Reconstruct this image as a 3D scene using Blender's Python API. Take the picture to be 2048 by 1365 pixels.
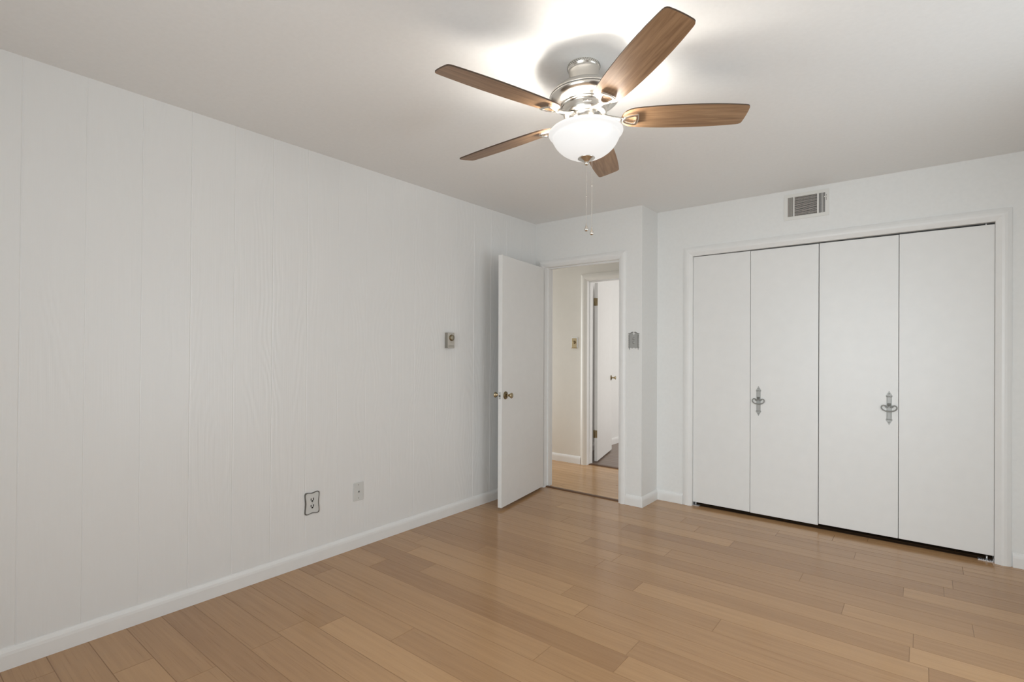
import bpy, bmesh, math, random
from mathutils import Vector, Matrix, Euler

scene = bpy.context.scene
for o in list(bpy.data.objects):
    bpy.data.objects.remove(o, do_unlink=True)
C = scene.collection
PI = math.pi
random.seed(11)

# ------------------------------------------------------------------ camera
YAW, PITCH, ROLL = 0.66298841, 0.00033410, 0.00352862
cam_d = bpy.data.cameras.new('camera')
cam = bpy.data.objects.new('camera', cam_d)
C.objects.link(cam)
f = Vector((-math.sin(YAW) * math.cos(PITCH), math.cos(YAW) * math.cos(PITCH), math.sin(PITCH)))
r = Vector((math.cos(YAW), math.sin(YAW), 0.0))
u = r.cross(f)
r2 = r * math.cos(ROLL) + u * math.sin(ROLL)
u2 = u * math.cos(ROLL) - r * math.sin(ROLL)
cam.matrix_world = Matrix(((r2.x, u2.x, -f.x, 2.84779), (r2.y, u2.y, -f.y, -3.87112),
                           (r2.z, u2.z, -f.z, 1.26798), (0, 0, 0, 1)))
cam_d.sensor_width = 36.0
cam_d.sensor_fit = 'HORIZONTAL'
cam_d.lens = 1028.20 * 36.0 / 2048.0
cam_d.shift_x = -17.287 / 2048.0
cam_d.shift_y = 17.188 / 2048.0
cam_d.clip_start = 0.02
scene.camera = cam

# ------------------------------------------------------------------ view, world, daylight
scene.view_settings.view_transform = 'Standard'
scene.view_settings.look = 'None'
scene.view_settings.exposure = -0.05
scene.view_settings.gamma = 1.0
scene.view_settings.use_curve_mapping = False

world = bpy.data.worlds.new('sky')
scene.world = world
world.use_nodes = True
bg = world.node_tree.nodes['Background']
bg.inputs['Color'].default_value = (0.80, 0.90, 1.0, 1)
bg.inputs['Strength'].default_value = 0.15


def area(name, loc, rot, sx, sy, power, color):
    d = bpy.data.lights.new(name, 'AREA')
    d.shape = 'RECTANGLE'
    d.size, d.size_y = sx, sy
    d.energy = power
    d.color = color
    o = bpy.data.objects.new(name, d)
    o.location = loc
    o.rotation_euler = rot
    C.objects.link(o)
    return o


def point(name, loc, power, color, radius):
    d = bpy.data.lights.new(name, 'POINT')
    d.energy = power
    d.color = color
    d.shadow_soft_size = radius
    o = bpy.data.objects.new(name, d)
    o.location = loc
    C.objects.link(o)
    return o


ROOM_X, REAR_Y, H = 3.62, -4.75, 2.44
YC = 0.301           # face of the closet wall
XP = 1.0662          # corner of the doorway wall
# daylight through the rear and right windows, with added fills for walls, hall and far room


def daylight_or_fill(name, loc, rz, w, h, tilt, spread, power, color):
    o = area(name, loc, (PI / 2 - tilt, 0, rz), w, h, power, color)
    o.data.spread = math.radians(spread)
    return o


daylight_or_fill('rear_window_daylight', (2.30, REAR_Y - 0.16, 1.20), 0, 1.70, 1.7, -0.14, 160, 40, (0.90, 0.955, 0.99))
daylight_or_fill('rear_low_fill', (2.20, REAR_Y - 0.17, 1.25), 0, 1.60, 1.6, 0.26, 75, 9.0, (0.84, 0.95, 1.0))  # added narrow fill aimed low to brighten the far walls, no separate source
daylight_or_fill('right_window_daylight', (ROOM_X + 0.16, -1.6, 1.05), PI / 2, 1.2, 1.7, -0.02, 175, 23, (0.86, 0.945, 1.0))
daylight_or_fill('hall_fill', (-1.9, 0.58, 1.10), -PI / 2, 0.7, 1.8, 0.0, 150, 17, (0.93, 0.97, 1.0))  # made-up light past the hall's open end, evens out the hall wall
daylight_or_fill('far_room_fill', (2.46, 2.4, 1.3), PI / 2, 1.2, 1.6, 0.0, 150, 26, (1.0, 0.985, 0.97))  # added fill inside the far room, its wall has no window


# ------------------------------------------------------------------ materials
def new_mat(name):
    m = bpy.data.materials.new(name)
    m.use_nodes = True
    nt = m.node_tree
    return m, nt, nt.nodes['Principled BSDF']


def plain(name, col, rough=0.5, metal=0.0, bump=0.0, bscale=60.0, spec=0.5, var=0.03):
    """principled with a faint procedural mottling and optional fine bump"""
    m, nt, b = new_mat(name)
    b.inputs['Roughness'].default_value = rough
    b.inputs['Metallic'].default_value = metal
    b.inputs['Specular IOR Level'].default_value = spec
    tc = nt.nodes.new('ShaderNodeTexCoord')
    n = nt.nodes.new('ShaderNodeTexNoise')
    n.inputs['Scale'].default_value = bscale * 0.2
    n.inputs['Detail'].default_value = 3
    nt.links.new(tc.outputs['Object'], n.inputs['Vector'])
    mx = nt.nodes.new('ShaderNodeMix')
    mx.data_type = 'RGBA'
    mx.inputs[6].default_value = (col[0] * (1 - var), col[1] * (1 - var), col[2] * (1 - var), 1)
    mx.inputs[7].default_value = (min(1, col[0] * (1 + var)), min(1, col[1] * (1 + var)), min(1, col[2] * (1 + var)), 1)
    nt.links.new(n.outputs['Fac'], mx.inputs[0])
    nt.links.new(mx.outputs[2], b.inputs['Base Color'])
    if bump:
        n2 = nt.nodes.new('ShaderNodeTexNoise')
        n2.inputs['Scale'].default_value = bscale
        n2.inputs['Detail'].default_value = 3
        nt.links.new(tc.outputs['Object'], n2.inputs['Vector'])
        bp = nt.nodes.new('ShaderNodeBump')
        bp.inputs['Strength'].default_value = bump
        bp.inputs['Distance'].default_value = 0.002
        nt.links.new(n2.outputs['Fac'], bp.inputs['Height'])
        nt.links.new(bp.outputs['Normal'], b.inputs['Normal'])
    return m


def math_node(nt, op, a=None, b=None, va=None, vb=None):
    n = nt.nodes.new('ShaderNodeMath')
    n.operation = op
    if a is not None:
        nt.links.new(a, n.inputs[0])
    if b is not None:
        nt.links.new(b, n.inputs[1])
    if va is not None:
        n.inputs[0].default_value = va
    if vb is not None:
        n.inputs[1].default_value = vb
    return n.outputs[0]


def panel_paint(name, col):
    """white paint over grained plywood panelling: grain, knots and nail dents show as relief"""
    m, nt, b = new_mat(name)
    b.inputs['Roughness'].default_value = 0.33
    b.inputs['Specular IOR Level'].default_value = 0.5
    tc = nt.nodes.new('ShaderNodeTexCoord')
    mp = nt.nodes.new('ShaderNodeMapping')
    mp.inputs['Scale'].default_value = (1.0, 3.6, 0.85)
    nt.links.new(tc.outputs['Object'], mp.inputs['Vector'])
    n1 = nt.nodes.new('ShaderNodeTexNoise')
    n1.inputs['Scale'].default_value = 1.0
    n1.inputs['Detail'].default_value = 1.5
    nt.links.new(mp.outputs['Vector'], n1.inputs['Vector'])
    s = math_node(nt, 'MULTIPLY', n1.outputs['Fac'], vb=120.0)
    s = math_node(nt, 'SINE', s)
    mp2 = nt.nodes.new('ShaderNodeMapping')
    mp2.inputs['Scale'].default_value = (1.0, 160.0, 3.0)
    nt.links.new(tc.outputs['Object'], mp2.inputs['Vector'])
    n2 = nt.nodes.new('ShaderNodeTexNoise')
    n2.inputs['Scale'].default_value = 1.0
    n2.inputs['Detail'].default_value = 2
    nt.links.new(mp2.outputs['Vector'], n2.inputs['Vector'])
    # knots / dents : sparse voronoi spots
    mp3 = nt.nodes.new('ShaderNodeMapping')
    mp3.inputs['Scale'].default_value = (0.0, 3.4, 3.0)
    nt.links.new(tc.outputs['Object'], mp3.inputs['Vector'])
    v = nt.nodes.new('ShaderNodeTexVoronoi')
    v.inputs['Scale'].default_value = 1.0
    nt.links.new(mp3.outputs['Vector'], v.inputs['Vector'])
    ring = math_node(nt, 'LESS_THAN', v.outputs['Distance'], vb=0.026)
    inner = math_node(nt, 'LESS_THAN', v.outputs['Distance'], vb=0.017)
    dent = math_node(nt, 'SUBTRACT', ring, inner)
    sep = nt.nodes.new('ShaderNodeSeparateColor')
    nt.links.new(v.outputs['Color'], sep.inputs['Color'])
    keep = math_node(nt, 'GREATER_THAN', sep.outputs[0], vb=0.45)
    dent = math_node(nt, 'MULTIPLY', dent, keep)
    h = math_node(nt, 'MULTIPLY', s, vb=0.2)
    h2 = math_node(nt, 'MULTIPLY', n2.outputs['Fac'], vb=0.55)
    h = math_node(nt, 'ADD', h, h2)
    d2 = math_node(nt, 'MULTIPLY', dent, vb=-2.2)
    h = math_node(nt, 'ADD', h, d2)
    bp = nt.nodes.new('ShaderNodeBump')
    bp.inputs['Strength'].default_value = 1.0
    bp.inputs['Distance'].default_value = 0.0011
    nt.links.new(h, bp.inputs['Height'])
    nt.links.new(bp.outputs['Normal'], b.inputs['Normal'])
    b.inputs['Base Color'].default_value = (*col, 1)
    return m


def plank_wood(name, c_dark, c_light, rough, tint_amt=1.0):
    """strip flooring: per-plank tint from the mesh attribute, grain along X"""
    m, nt, b = new_mat(name)
    b.inputs['Specular IOR Level'].default_value = 0.5
    at = nt.nodes.new('ShaderNodeAttribute')
    at.attribute_name = 'tint'
    tc = nt.nodes.new('ShaderNodeTexCoord')
    mp = nt.nodes.new('ShaderNodeMapping')
    mp.inputs['Scale'].default_value = (1.6, 46.0, 1.0)
    nt.links.new(tc.outputs['Object'], mp.inputs['Vector'])
    off = nt.nodes.new('ShaderNodeVectorMath')
    off.operation = 'ADD'
    cmb = nt.nodes.new('ShaderNodeCombineXYZ')
    t20 = math_node(nt, 'MULTIPLY', at.outputs['Fac'], vb=37.0)
    nt.links.new(t20, cmb.inputs[0])
    nt.links.new(t20, cmb.inputs[2])
    nt.links.new(mp.outputs['Vector'], off.inputs[0])
    nt.links.new(cmb.outputs[0], off.inputs[1])
    n = nt.nodes.new('ShaderNodeTexNoise')
    n.inputs['Scale'].default_value = 1.0
    n.inputs['Detail'].default_value = 5
    n.inputs['Roughness'].default_value = 0.62
    nt.links.new(off.outputs[0], n.inputs['Vector'])
    # short dark bamboo flecks
    mp2 = nt.nodes.new('ShaderNodeMapping')
    mp2.inputs['Scale'].default_value = (5.0, 150.0, 1.0)
    nt.links.new(off.outputs[0], mp2.inputs['Vector'])
    mp2.inputs['Scale'].default_value = (3.0, 4.0, 1.0)
    n2 = nt.nodes.new('ShaderNodeTexNoise')
    n2.inputs['Scale'].default_value = 1.0
    n2.inputs['Detail'].default_value = 2
    nt.links.new(mp2.outputs['Vector'], n2.inputs['Vector'])
    mr = nt.nodes.new('ShaderNodeMapRange')
    mr.inputs['From Min'].default_value = 0.60
    mr.inputs['From Max'].default_value = 0.78
    mr.inputs['To Max'].default_value = 0.28
    nt.links.new(n2.outputs['Fac'], mr.inputs['Value'])
    g = math_node(nt, 'MULTIPLY', n.outputs['Fac'], vb=0.55)
    ta = math_node(nt, 'MULTIPLY', at.outputs['Fac'], vb=0.50 * tint_amt)
    g = math_node(nt, 'ADD', g, ta)
    g = math_node(nt, 'SUBTRACT', g, vb=0.02)
    g = math_node(nt, 'SUBTRACT', g, mr.outputs[0])
    cl = nt.nodes.new('ShaderNodeClamp')
    nt.links.new(g, cl.inputs['Value'])
    mx = nt.nodes.new('ShaderNodeMix')
    mx.data_type = 'RGBA'
    mx.inputs[6].default_value = (*c_dark, 1)
    mx.inputs[7].default_value = (*c_light, 1)
    nt.links.new(cl.outputs[0], mx.inputs[0])
    nt.links.new(mx.outputs[2], b.inputs['Base Color'])
    rr = math_node(nt, 'MULTIPLY', n.outputs['Fac'], vb=0.10)
    rr = math_node(nt, 'ADD', rr, vb=rough - 0.05)
    nt.links.new(rr, b.inputs['Roughness'])
    bp = nt.nodes.new('ShaderNodeBump')
    bp.inputs['Strength'].default_value = 0.05
    bp.inputs['Distance'].default_value = 0.001
    nt.links.new(n.outputs['Fac'], bp.inputs['Height'])
    nt.links.new(bp.outputs['Normal'], b.inputs['Normal'])
    return m


def blade_wood(name, c_dark, c_light):
    m, nt, b = new_mat(name)
    tc = nt.nodes.new('ShaderNodeTexCoord')
    mp = nt.nodes.new('ShaderNodeMapping')
    mp.inputs['Scale'].default_value = (5.0, 75.0, 20.0)
    nt.links.new(tc.outputs['Object'], mp.inputs['Vector'])
    n = nt.nodes.new('ShaderNodeTexNoise')
    n.inputs['Scale'].default_value = 1.0
    n.inputs['Detail'].default_value = 6
    n.inputs['Roughness'].default_value = 0.6
    n.inputs['Distortion'].default_value = 0.6
    nt.links.new(mp.outputs['Vector'], n.inputs['Vector'])
    cr = nt.nodes.new('ShaderNodeMapRange')
    cr.inputs['From Min'].default_value = 0.3
    cr.inputs['From Max'].default_value = 0.7
    nt.links.new(n.outputs['Fac'], cr.inputs['Value'])
    mx = nt.nodes.new('ShaderNodeMix')
    mx.data_type = 'RGBA'
    mx.inputs[6].default_value = (*c_dark, 1)
    mx.inputs[7].default_value = (*c_light, 1)
    nt.links.new(cr.outputs[0], mx.inputs[0])
    nt.links.new(mx.outputs[2], b.inputs['Base Color'])
    b.inputs['Roughness'].default_value = 0.38
    return m


def brushed(name, col, rough):
    m, nt, b = new_mat(name)
    b.inputs['Base Color'].default_value = (*col, 1)
    b.inputs['Metallic'].default_value = 1.0
    tc = nt.nodes.new('ShaderNodeTexCoord')
    mp = nt.nodes.new('ShaderNodeMapping')
    mp.inputs['Scale'].default_value = (6, 6, 400)
    nt.links.new(tc.outputs['Object'], mp.inputs['Vector'])
    n = nt.nodes.new('ShaderNodeTexNoise')
    n.inputs['Scale'].default_value = 1.0
    nt.links.new(mp.outputs['Vector'], n.inputs['Vector'])
    rr = math_node(nt, 'MULTIPLY', n.outputs['Fac'], vb=0.12)
    rr = math_node(nt, 'ADD', rr, vb=rough - 0.06)
    nt.links.new(rr, b.inputs['Roughness'])
    return m


M = {}
M['wall'] = plain('wall_paint', (0.865, 0.86, 0.84), 0.55, bump=0.05, bscale=220)
M['panel'] = panel_paint('panelling_paint', (0.855, 0.85, 0.835))
M['ceiling'] = plain('ceiling_paint', (0.90, 0.897, 0.885), 0.8, bump=0.08, bscale=260)
M['trim'] = plain('trim_paint', (0.88, 0.87, 0.85), 0.33)
M['door'] = plain('door_paint', (0.87, 0.86, 0.84), 0.36)
M['hallwall'] = plain('hall_paint', (0.77, 0.735, 0.67), 0.5)
M['halltrim'] = plain('hall_trim_paint', (0.81, 0.775, 0.71), 0.38)
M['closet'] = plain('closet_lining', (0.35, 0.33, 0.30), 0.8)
M['floor'] = plank_wood('bamboo_floor', (0.305, 0.160, 0.075), (0.61, 0.370, 0.182), 0.17)
M['floor_edge'] = plain('varnished_plank_edge', (0.34, 0.19, 0.09), 0.14)
M['closetfloor_shade'] = plank_wood('closet_floor_shaded', (0.06, 0.035, 0.018), (0.10, 0.06, 0.03), 0.5)  # shade behind the closet doors is put into this dark colour
M['hallfloor'] = plank_wood('hall_oak_floor', (0.42, 0.22, 0.085), (0.66, 0.40, 0.18), 0.22)
M['farfloor'] = plank_wood('far_room_floor', (0.17, 0.115, 0.085), (0.27, 0.19, 0.145), 0.3)
M['threshold'] = plain('threshold_wood', (0.13, 0.06, 0.025), 0.4)
M['blade'] = blade_wood('blade_walnut', (0.215, 0.118, 0.060), (0.40, 0.245, 0.135))
M['bladetop'] = plain('blade_edge_dark', (0.07, 0.04, 0.022), 0.5)
M['nickel'] = brushed('brushed_nickel', (0.72, 0.69, 0.64), 0.24)
M['nickel_dark'] = brushed('satin_nickel', (0.40, 0.38, 0.35), 0.30)
M['pewter'] = plain('pewter', (0.42, 0.42, 0.405), 0.45, metal=0.25)
M['pewter_edge'] = plain('dark_pewter', (0.17, 0.165, 0.15), 0.45, metal=0.4)
M['pewter_mid'] = plain('worn_pewter', (0.29, 0.285, 0.265), 0.42, metal=0.35)
M['brass'] = plain('aged_brass', (0.52, 0.43, 0.28), 0.24, metal=1.0)
M['dull_brass'] = plain('dull_brass', (0.40, 0.36, 0.27), 0.35, metal=0.6)
M['brass_dark'] = plain('tarnished_brass', (0.25, 0.19, 0.105), 0.36, metal=0.9)
M['beige'] = plain('beige_plastic', (0.56, 0.53, 0.47), 0.45)
M['beige_dark'] = plain('grey_plastic', (0.30, 0.285, 0.245), 0.5)
M['ivory'] = plain('ivory_plastic', (0.69, 0.69, 0.665), 0.4)
M['black'] = plain('black_slot', (0.012, 0.012, 0.012), 0.6)
M['ventwhite'] = plain('vent_enamel', (0.82, 0.805, 0.765), 0.4)
M['ventslat'] = plain('vent_slat_grey', (0.66, 0.62, 0.57), 0.5)
M['zinc'] = plain('zinc_steel', (0.75, 0.75, 0.76), 0.3, metal=0.7)

m, nt, b = new_mat('frosted_glass_lit')
b.inputs['Base Color'].default_value = (0.60, 0.60, 0.60, 1)
b.inputs['Roughness'].default_value = 0.25
b.inputs['Emission Color'].default_value = (1.0, 0.985, 0.96, 1)
b.inputs['Emission Strength'].default_value = 0.52
M['bowl'] = m
m, nt, b = new_mat('window_glass')
out = nt.nodes['Material Output']
tr = nt.nodes.new('ShaderNodeBsdfTransparent')
gl = nt.nodes.new('ShaderNodeBsdfGlossy')
gl.inputs['Roughness'].default_value = 0.02
mxs = nt.nodes.new('ShaderNodeMixShader')
mxs.inputs[0].default_value = 0.06
nt.links.new(tr.outputs[0], mxs.inputs[1])
nt.links.new(gl.outputs[0], mxs.inputs[2])
nt.links.new(mxs.outputs[0], out.inputs['Surface'])
M['glass'] = m


# ------------------------------------------------------------------ mesh helpers
def add_box(bm, x0, x1, y0, y1, z0, z1, mi=0):
    v = [bm.verts.new(p) for p in ((x0, y0, z0), (x1, y0, z0), (x1, y1, z0), (x0, y1, z0),
                                   (x0, y0, z1), (x1, y0, z1), (x1, y1, z1), (x0, y1, z1))]
    for q in ((0, 3, 2, 1), (4, 5, 6, 7), (0, 1, 5, 4), (1, 2, 6, 5), (2, 3, 7, 6), (3, 0, 4, 7)):
        fc = bm.faces.new([v[i] for i in q])
        fc.material_index = mi


def bevel_box(bm, x0, x1, y0, y1, z0, z1, w=0.002, seg=2):
    t = bmesh.new()
    add_box(t, x0, x1, y0, y1, z0, z1)
    bmesh.ops.bevel(t, geom=t.edges[:], offset=w, segments=seg, profile=0.5, affect='EDGES')
    merge(bm, t)


def merge(bm, t, mat=None):
    mp = {}
    for v in t.verts:
        co = v.co if mat is None else mat @ v.co
        mp[v] = bm.verts.new(co)
    for fc in t.faces:
        try:
            nf = bm.faces.new([mp[v] for v in fc.verts])
            nf.material_index = fc.material_index
            nf.smooth = fc.smooth
        except ValueError:
            pass
    t.free()


def add_lathe(bm, prof, seg=48, ctr=(0, 0, 0), mat=None, smooth=True, cap=False):
    """prof: list of (radius, z)"""
    rings = []
    for (rr, z) in prof:
        if rr < 1e-6:
            p = Vector((ctr[0], ctr[1], ctr[2] + z))
            rings.append([bm.verts.new(mat @ p if mat else p)])
        else:
            ring = []
            for i in range(seg):
                a = 2 * PI * i / seg
                p = Vector((ctr[0] + rr * math.cos(a), ctr[1] + rr * math.sin(a), ctr[2] + z))
                ring.append(bm.verts.new(mat @ p if mat else p))
            rings.append(ring)
    for a, b_ in zip(rings, rings[1:]):
        if len(a) == 1 and len(b_) == 1:
            continue
        for i in range(seg):
            j = (i + 1) % seg
            if len(a) == 1:
                fc = bm.faces.new((a[0], b_[i], b_[j]))
            elif len(b_) == 1:
                fc = bm.faces.new((a[i], b_[0], a[j]))
            else:
                fc = bm.faces.new((a[i], b_[i], b_[j], a[j]))
            fc.smooth = smooth
    if cap:
        for ring in (rings[0], rings[-1]):
            if len(ring) > 2:
                bm.faces.new(ring)


def add_sphere(bm, c, rad, seg=16, rings=10, sz=1.0):
    prof = []
    for i in range(rings + 1):
        a = -PI / 2 + PI * i / rings
        prof.append((max(0.0, rad * math.cos(a)) if 0 < i < rings else 0.0, rad * sz * math.sin(a)))
    add_lathe(bm, prof, seg, c)


def add_prism(bm, pts, d0, d1, fn, smooth=False):
    """2-D outline pts extruded between depths d0,d1; fn(a,b,d)->xyz"""
    lo = [bm.verts.new(fn(a, b_, d0)) for a, b_ in pts]
    hi = [bm.verts.new(fn(a, b_, d1)) for a, b_ in pts]
    bm.faces.new(lo)
    bm.faces.new(hi)
    n = len(pts)
    for i in range(n):
        fc = bm.faces.new((lo[i], lo[(i + 1) % n], hi[(i + 1) % n], hi[i]))
        fc.smooth = smooth


def add_frame(bm, outer, inner, d0, d1, fn):
    """ring between two outlines with the same number of points, extruded"""
    n = len(outer)
    vo0 = [bm.verts.new(fn(a, b_, d0)) for a, b_ in outer]
    vo1 = [bm.verts.new(fn(a, b_, d1)) for a, b_ in outer]
    vi0 = [bm.verts.new(fn(a, b_, d0)) for a, b_ in inner]
    vi1 = [bm.verts.new(fn(a, b_, d1)) for a, b_ in inner]
    for i in range(n):
        j = (i + 1) % n
        bm.faces.new((vo0[i], vo0[j], vo1[j], vo1[i]))
        bm.faces.new((vi0[i], vi1[i], vi1[j], vi0[j]))
        bm.faces.new((vo1[i], vo1[j], vi1[j], vi1[i]))
        bm.faces.new((vo0[i], vi0[i], vi0[j], vo0[j]))


def add_tube(bm, pts, rad, seg=8, closed=False, caps=True):
    pts = [Vector(p) for p in pts]
    n = len(pts)
    rings = []
    for i, p in enumerate(pts):
        if closed:
            t = pts[(i + 1) % n] - pts[i - 1]
        else:
            t = pts[min(i + 1, n - 1)] - pts[max(i - 1, 0)]
        t.normalize()
        ref = Vector((0, 0, 1)) if abs(t.z) < 0.9 else Vector((1, 0, 0))
        a = t.cross(ref).normalized()
        b_ = t.cross(a).normalized()
        rr = rad(i / (n - 1)) if callable(rad) else rad
        rings.append([bm.verts.new(p + a * rr * math.cos(2 * PI * k / seg) + b_ * rr * math.sin(2 * PI * k / seg)) for k in range(seg)])
    # keep neighbouring rings aligned
    for i in range(1, n):
        best, bi = None, 0
        for s in range(seg):
            d = sum((rings[i][(k + s) % seg].co - rings[i - 1][k].co).length for k in range(seg))
            if best is None or d < best:
                best, bi = d, s
        rings[i] = rings[i][bi:] + rings[i][:bi]
    rng = range(n) if closed else range(n - 1)
    for i in rng:
        a, b_ = rings[i], rings[(i + 1) % n]
        for k in range(seg):
            fc = bm.faces.new((a[k], a[(k + 1) % seg], b_[(k + 1) % seg], b_[k]))
            fc.smooth = True
    if not closed and caps:
        bm.faces.new(rings[0])
        bm.faces.new(rings[-1])


def sweep(bm, path, prof, fn, closed=False):
    """mitred sweep in a plane: path of (a,b); prof of (offset to the left of travel, depth); fn(a,b,d)->xyz"""
    n = len(path)
    P = [Vector(p) for p in path]
    rows = []
    for i in range(n):
        d1 = (P[i] - P[i - 1]).normalized() if i > 0 else None
        d2 = (P[i + 1] - P[i]).normalized() if i < n - 1 else None
        if d1 is None:
            d1 = d2
        if d2 is None:
            d2 = d1
        n1 = Vector((-d1.y, d1.x))
        n2 = Vector((-d2.y, d2.x))
        mt = (n1 + n2).normalized()
        k = 1.0 / max(0.2, mt.dot(n1))
        rows.append([bm.verts.new(fn(P[i].x + mt.x * k * o, P[i].y + mt.y * k * o, d)) for o, d in prof])
    m_ = len(prof)
    for a, b_ in zip(rows, rows[1:]):
        for i in range(m_):
            j = (i + 1) % m_
            bm.faces.new((a[i], a[j], b_[j], b_[i]))
    bm.faces.new(rows[0])
    bm.faces.new(rows[-1])


def finish(bm, smooth_angle=None):
    bmesh.ops.recalc_face_normals(bm, faces=bm.faces[:])


def obj(name, bm, mats, parent=None, recalc=True, loc=None):
    if recalc:
        finish(bm)
    me = bpy.data.meshes.new(name)
    bm.to_mesh(me)
    bm.free()
    if not isinstance(mats, (list, tuple)):
        mats = [mats]
    for mm in mats:
        me.materials.append(mm)
    o = bpy.data.objects.new(name, me)
    C.objects.link(o)
    if parent is not None:
        o.parent = parent
    if loc is not None:
        o.location = loc
    return o


def tag(o, label, cat, group=None, kind=None):
    o['label'] = label
    o['category'] = cat
    if group:
        o['group'] = group
    if kind:
        o['kind'] = kind
    return o


def thing(name, label, cat, loc=(0, 0, 0), rotz=0.0, group=None, kind=None):
    o = bpy.data.objects.new(name, None)
    o.empty_display_size = 0.05
    C.objects.link(o)
    o.location = loc
    o.rotation_euler = (0, 0, rotz)
    return tag(o, label, cat, group, kind)


def struct(name, bm, mats, label, cat):
    return tag(obj(name, bm, mats), label, cat, kind='structure')


FY = lambda y0: (lambda a, b_, d: (a, y0 - d, b_))       # wall facing -y: (x, z, out of wall)
FX = lambda x0: (lambda a, b_, d: (x0 + d, a, b_))       # wall facing +x: (y, z, out of wall)
FZ = lambda z0: (lambda a, b_, d: (a, b_, z0 + d))

# ------------------------------------------------------------------ room shell
DX0, DX1, DH = 0.108, 0.862, 2.026      # bedroom door opening
CX0, CX1 = 1.371, 3.192                 # closet opening
CH0, CH1 = 2.036, 2.047                 # closet head (sags a little to the left)
WT = 0.12
HALL_Y = 1.04                           # far wall of the hall
D2X0, D2X1, D2H = -0.058, 0.70, 2.03    # opening of the door across the hall


def plank_floor(name, x0, x1, y0, y1, joints, pitch, yorg, mat, label, seed, lmin=0.95, lmax=1.7, fixed=None, z=0.0):
    rnd = random.Random(seed)
    bm = bmesh.new()
    lay = bm.faces.layers.float.new('tint')
    ra, rb = math.floor((y0 - yorg) / pitch), math.ceil((y1 - yorg) / pitch)
    g, cz = 0.0016, 0.0012
    for rw in range(ra, rb):
        ya, yb = max(y0, yorg + rw * pitch), min(y1, yorg + (rw + 1) * pitch)
        if yb - ya < 0.004:
            continue
        js = sorted(joints.get(rw, []))
        xs = list(js)
        if not xs:
            xs = [x0 + rnd.uniform(0.1, lmax)]
        while xs[0] > x0 + lmax:
            xs.insert(0, xs[0] - rnd.uniform(lmin, lmax))
        while xs[-1] < x1 - lmax:
            xs.append(xs[-1] + rnd.uniform(lmin, lmax))
        xs = [x for x in xs if x0 + 0.02 < x < x1 - 0.02]
        k = 0
        while k < len(xs) - 1:
            if xs[k + 1] - xs[k] > lmax * 1.35:
                xs.insert(k + 1, (xs[k] + xs[k + 1]) / 2 + rnd.uniform(-0.15, 0.15))
            k += 1
        ed = [x0] + xs + [x1]
        for xa, xb in zip(ed, ed[1:]):
            t = min(1.0, max(0.0, rnd.gauss(0.5, 0.2)))
            if fixed:
                for (fx, fy, ft) in fixed:
                    if xa <= fx < xb and ya <= fy < yb:
                        t = ft
            lo = [bm.verts.new(p) for p in ((xa, ya, z - cz), (xb, ya, z - cz), (xb, yb, z - cz), (xa, yb, z - cz))]
            hi = [bm.verts.new(p) for p in ((xa + g, ya + g, z), (xb - g, ya + g, z), (xb - g, yb - g, z), (xa + g, yb - g, z))]
            fs = [bm.faces.new(hi)]
            fs[0].material_index = 0
            for i in range(4):
                j = (i + 1) % 4
                fs.append(bm.faces.new((lo[i], lo[j], hi[j], hi[i])))
                fs[-1].material_index = 1
            for fc in fs:
                fc[lay] = t
    # underside slab
    v = [bm.verts.new(p) for p in ((x0, y0, z - 0.06), (x1, y0, z - 0.06), (x1, y1, z - 0.06), (x0, y1, z - 0.06))]
    w = [bm.verts.new((p.co.x, p.co.y, z - cz)) for p in v]
    bm.faces.new((v[3], v[2], v[1], v[0]))
    for i in range(4):
        j = (i + 1) % 4
        bm.faces.new((v[i], v[j], w[j], w[i]))
    me_o = obj(name, bm, [mat, M['floor_edge']], recalc=False)
    return tag(me_o, label, 'floor', kind='structure')


YORG, PITCHF = -3.268, 0.1352
obs = [(2.058, 0.043), (1.867, -0.368), (2.377, 0.193), (2.317, -0.638), (2.544, -0.904), (2.104, -1.43),
       (2.773, -0.496), (2.982, -0.23), (3.037, 0.047), (2.809, -1.18), (3.034, -0.759), (1.649, -1.289),
       (1.893, -1.958), (1.383, -1.032), (1.444, -0.099), (1.594, -0.238), (0.688, -2.582), (0.59, -1.792)]
joints = {}
for jx, jy in obs:
    joints.setdefault(math.floor((jy - YORG) / PITCHF), []).append(jx)
fixed = [(1.3, -2.582, 0.95), (0.3, -2.582, 0.35), (0.3, -1.79, 0.05), (0.3, -1.70, 0.45), (2.3, -1.43, 0.42),
         (1.2, -1.29, 0.12), (2.3, -1.18, 0.2), (2.6, -0.638, 0.25), (0.8, -1.16, 0.25), (0.3, -2.85, 0.35),
         (0.3, -3.0, 0.45), (0.3, -3.13, 0.4), (2.4, -1.30, 0.7)]
plank_floor('floor', -0.02, ROOM_X + 0.02, REAR_Y - 0.02, 0.045, joints, PITCHF, YORG, M['floor'],
            'tan bamboo plank floor of the bedroom', 5, fixed=fixed)
joints2 = {k: v for k, v in joints.items()}
plank_floor('floor_closet', XP - 0.04, ROOM_X + 0.02, 0.0452, 0.327, joints2, PITCHF, YORG, M['floor'],
            'tan bamboo floor strip running up to the closet doors', 9)
plank_floor('floor_closet_shade', XP - 0.04, ROOM_X + 0.02, 0.3272, 0.98, {}, PITCHF, YORG, M['closetfloor_shade'],
            'closet floor seen under its doors, coloured dark for the shade inside', 10)
plank_floor('floor_hall', -1.6, 1.02, 0.0453, 1.10, {}, 0.083, 0.05, M['hallfloor'],
            'glossy golden strip floor of the hall beyond the open door', 21, 0.9, 2.2)
plank_floor('floor_far_room', -0.60, 2.6, 1.1003, 3.7, {}, 0.083, 1.1, M['farfloor'],
            'dark grey-brown floor of the room across the hall', 22, 0.9, 2.0)

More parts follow.
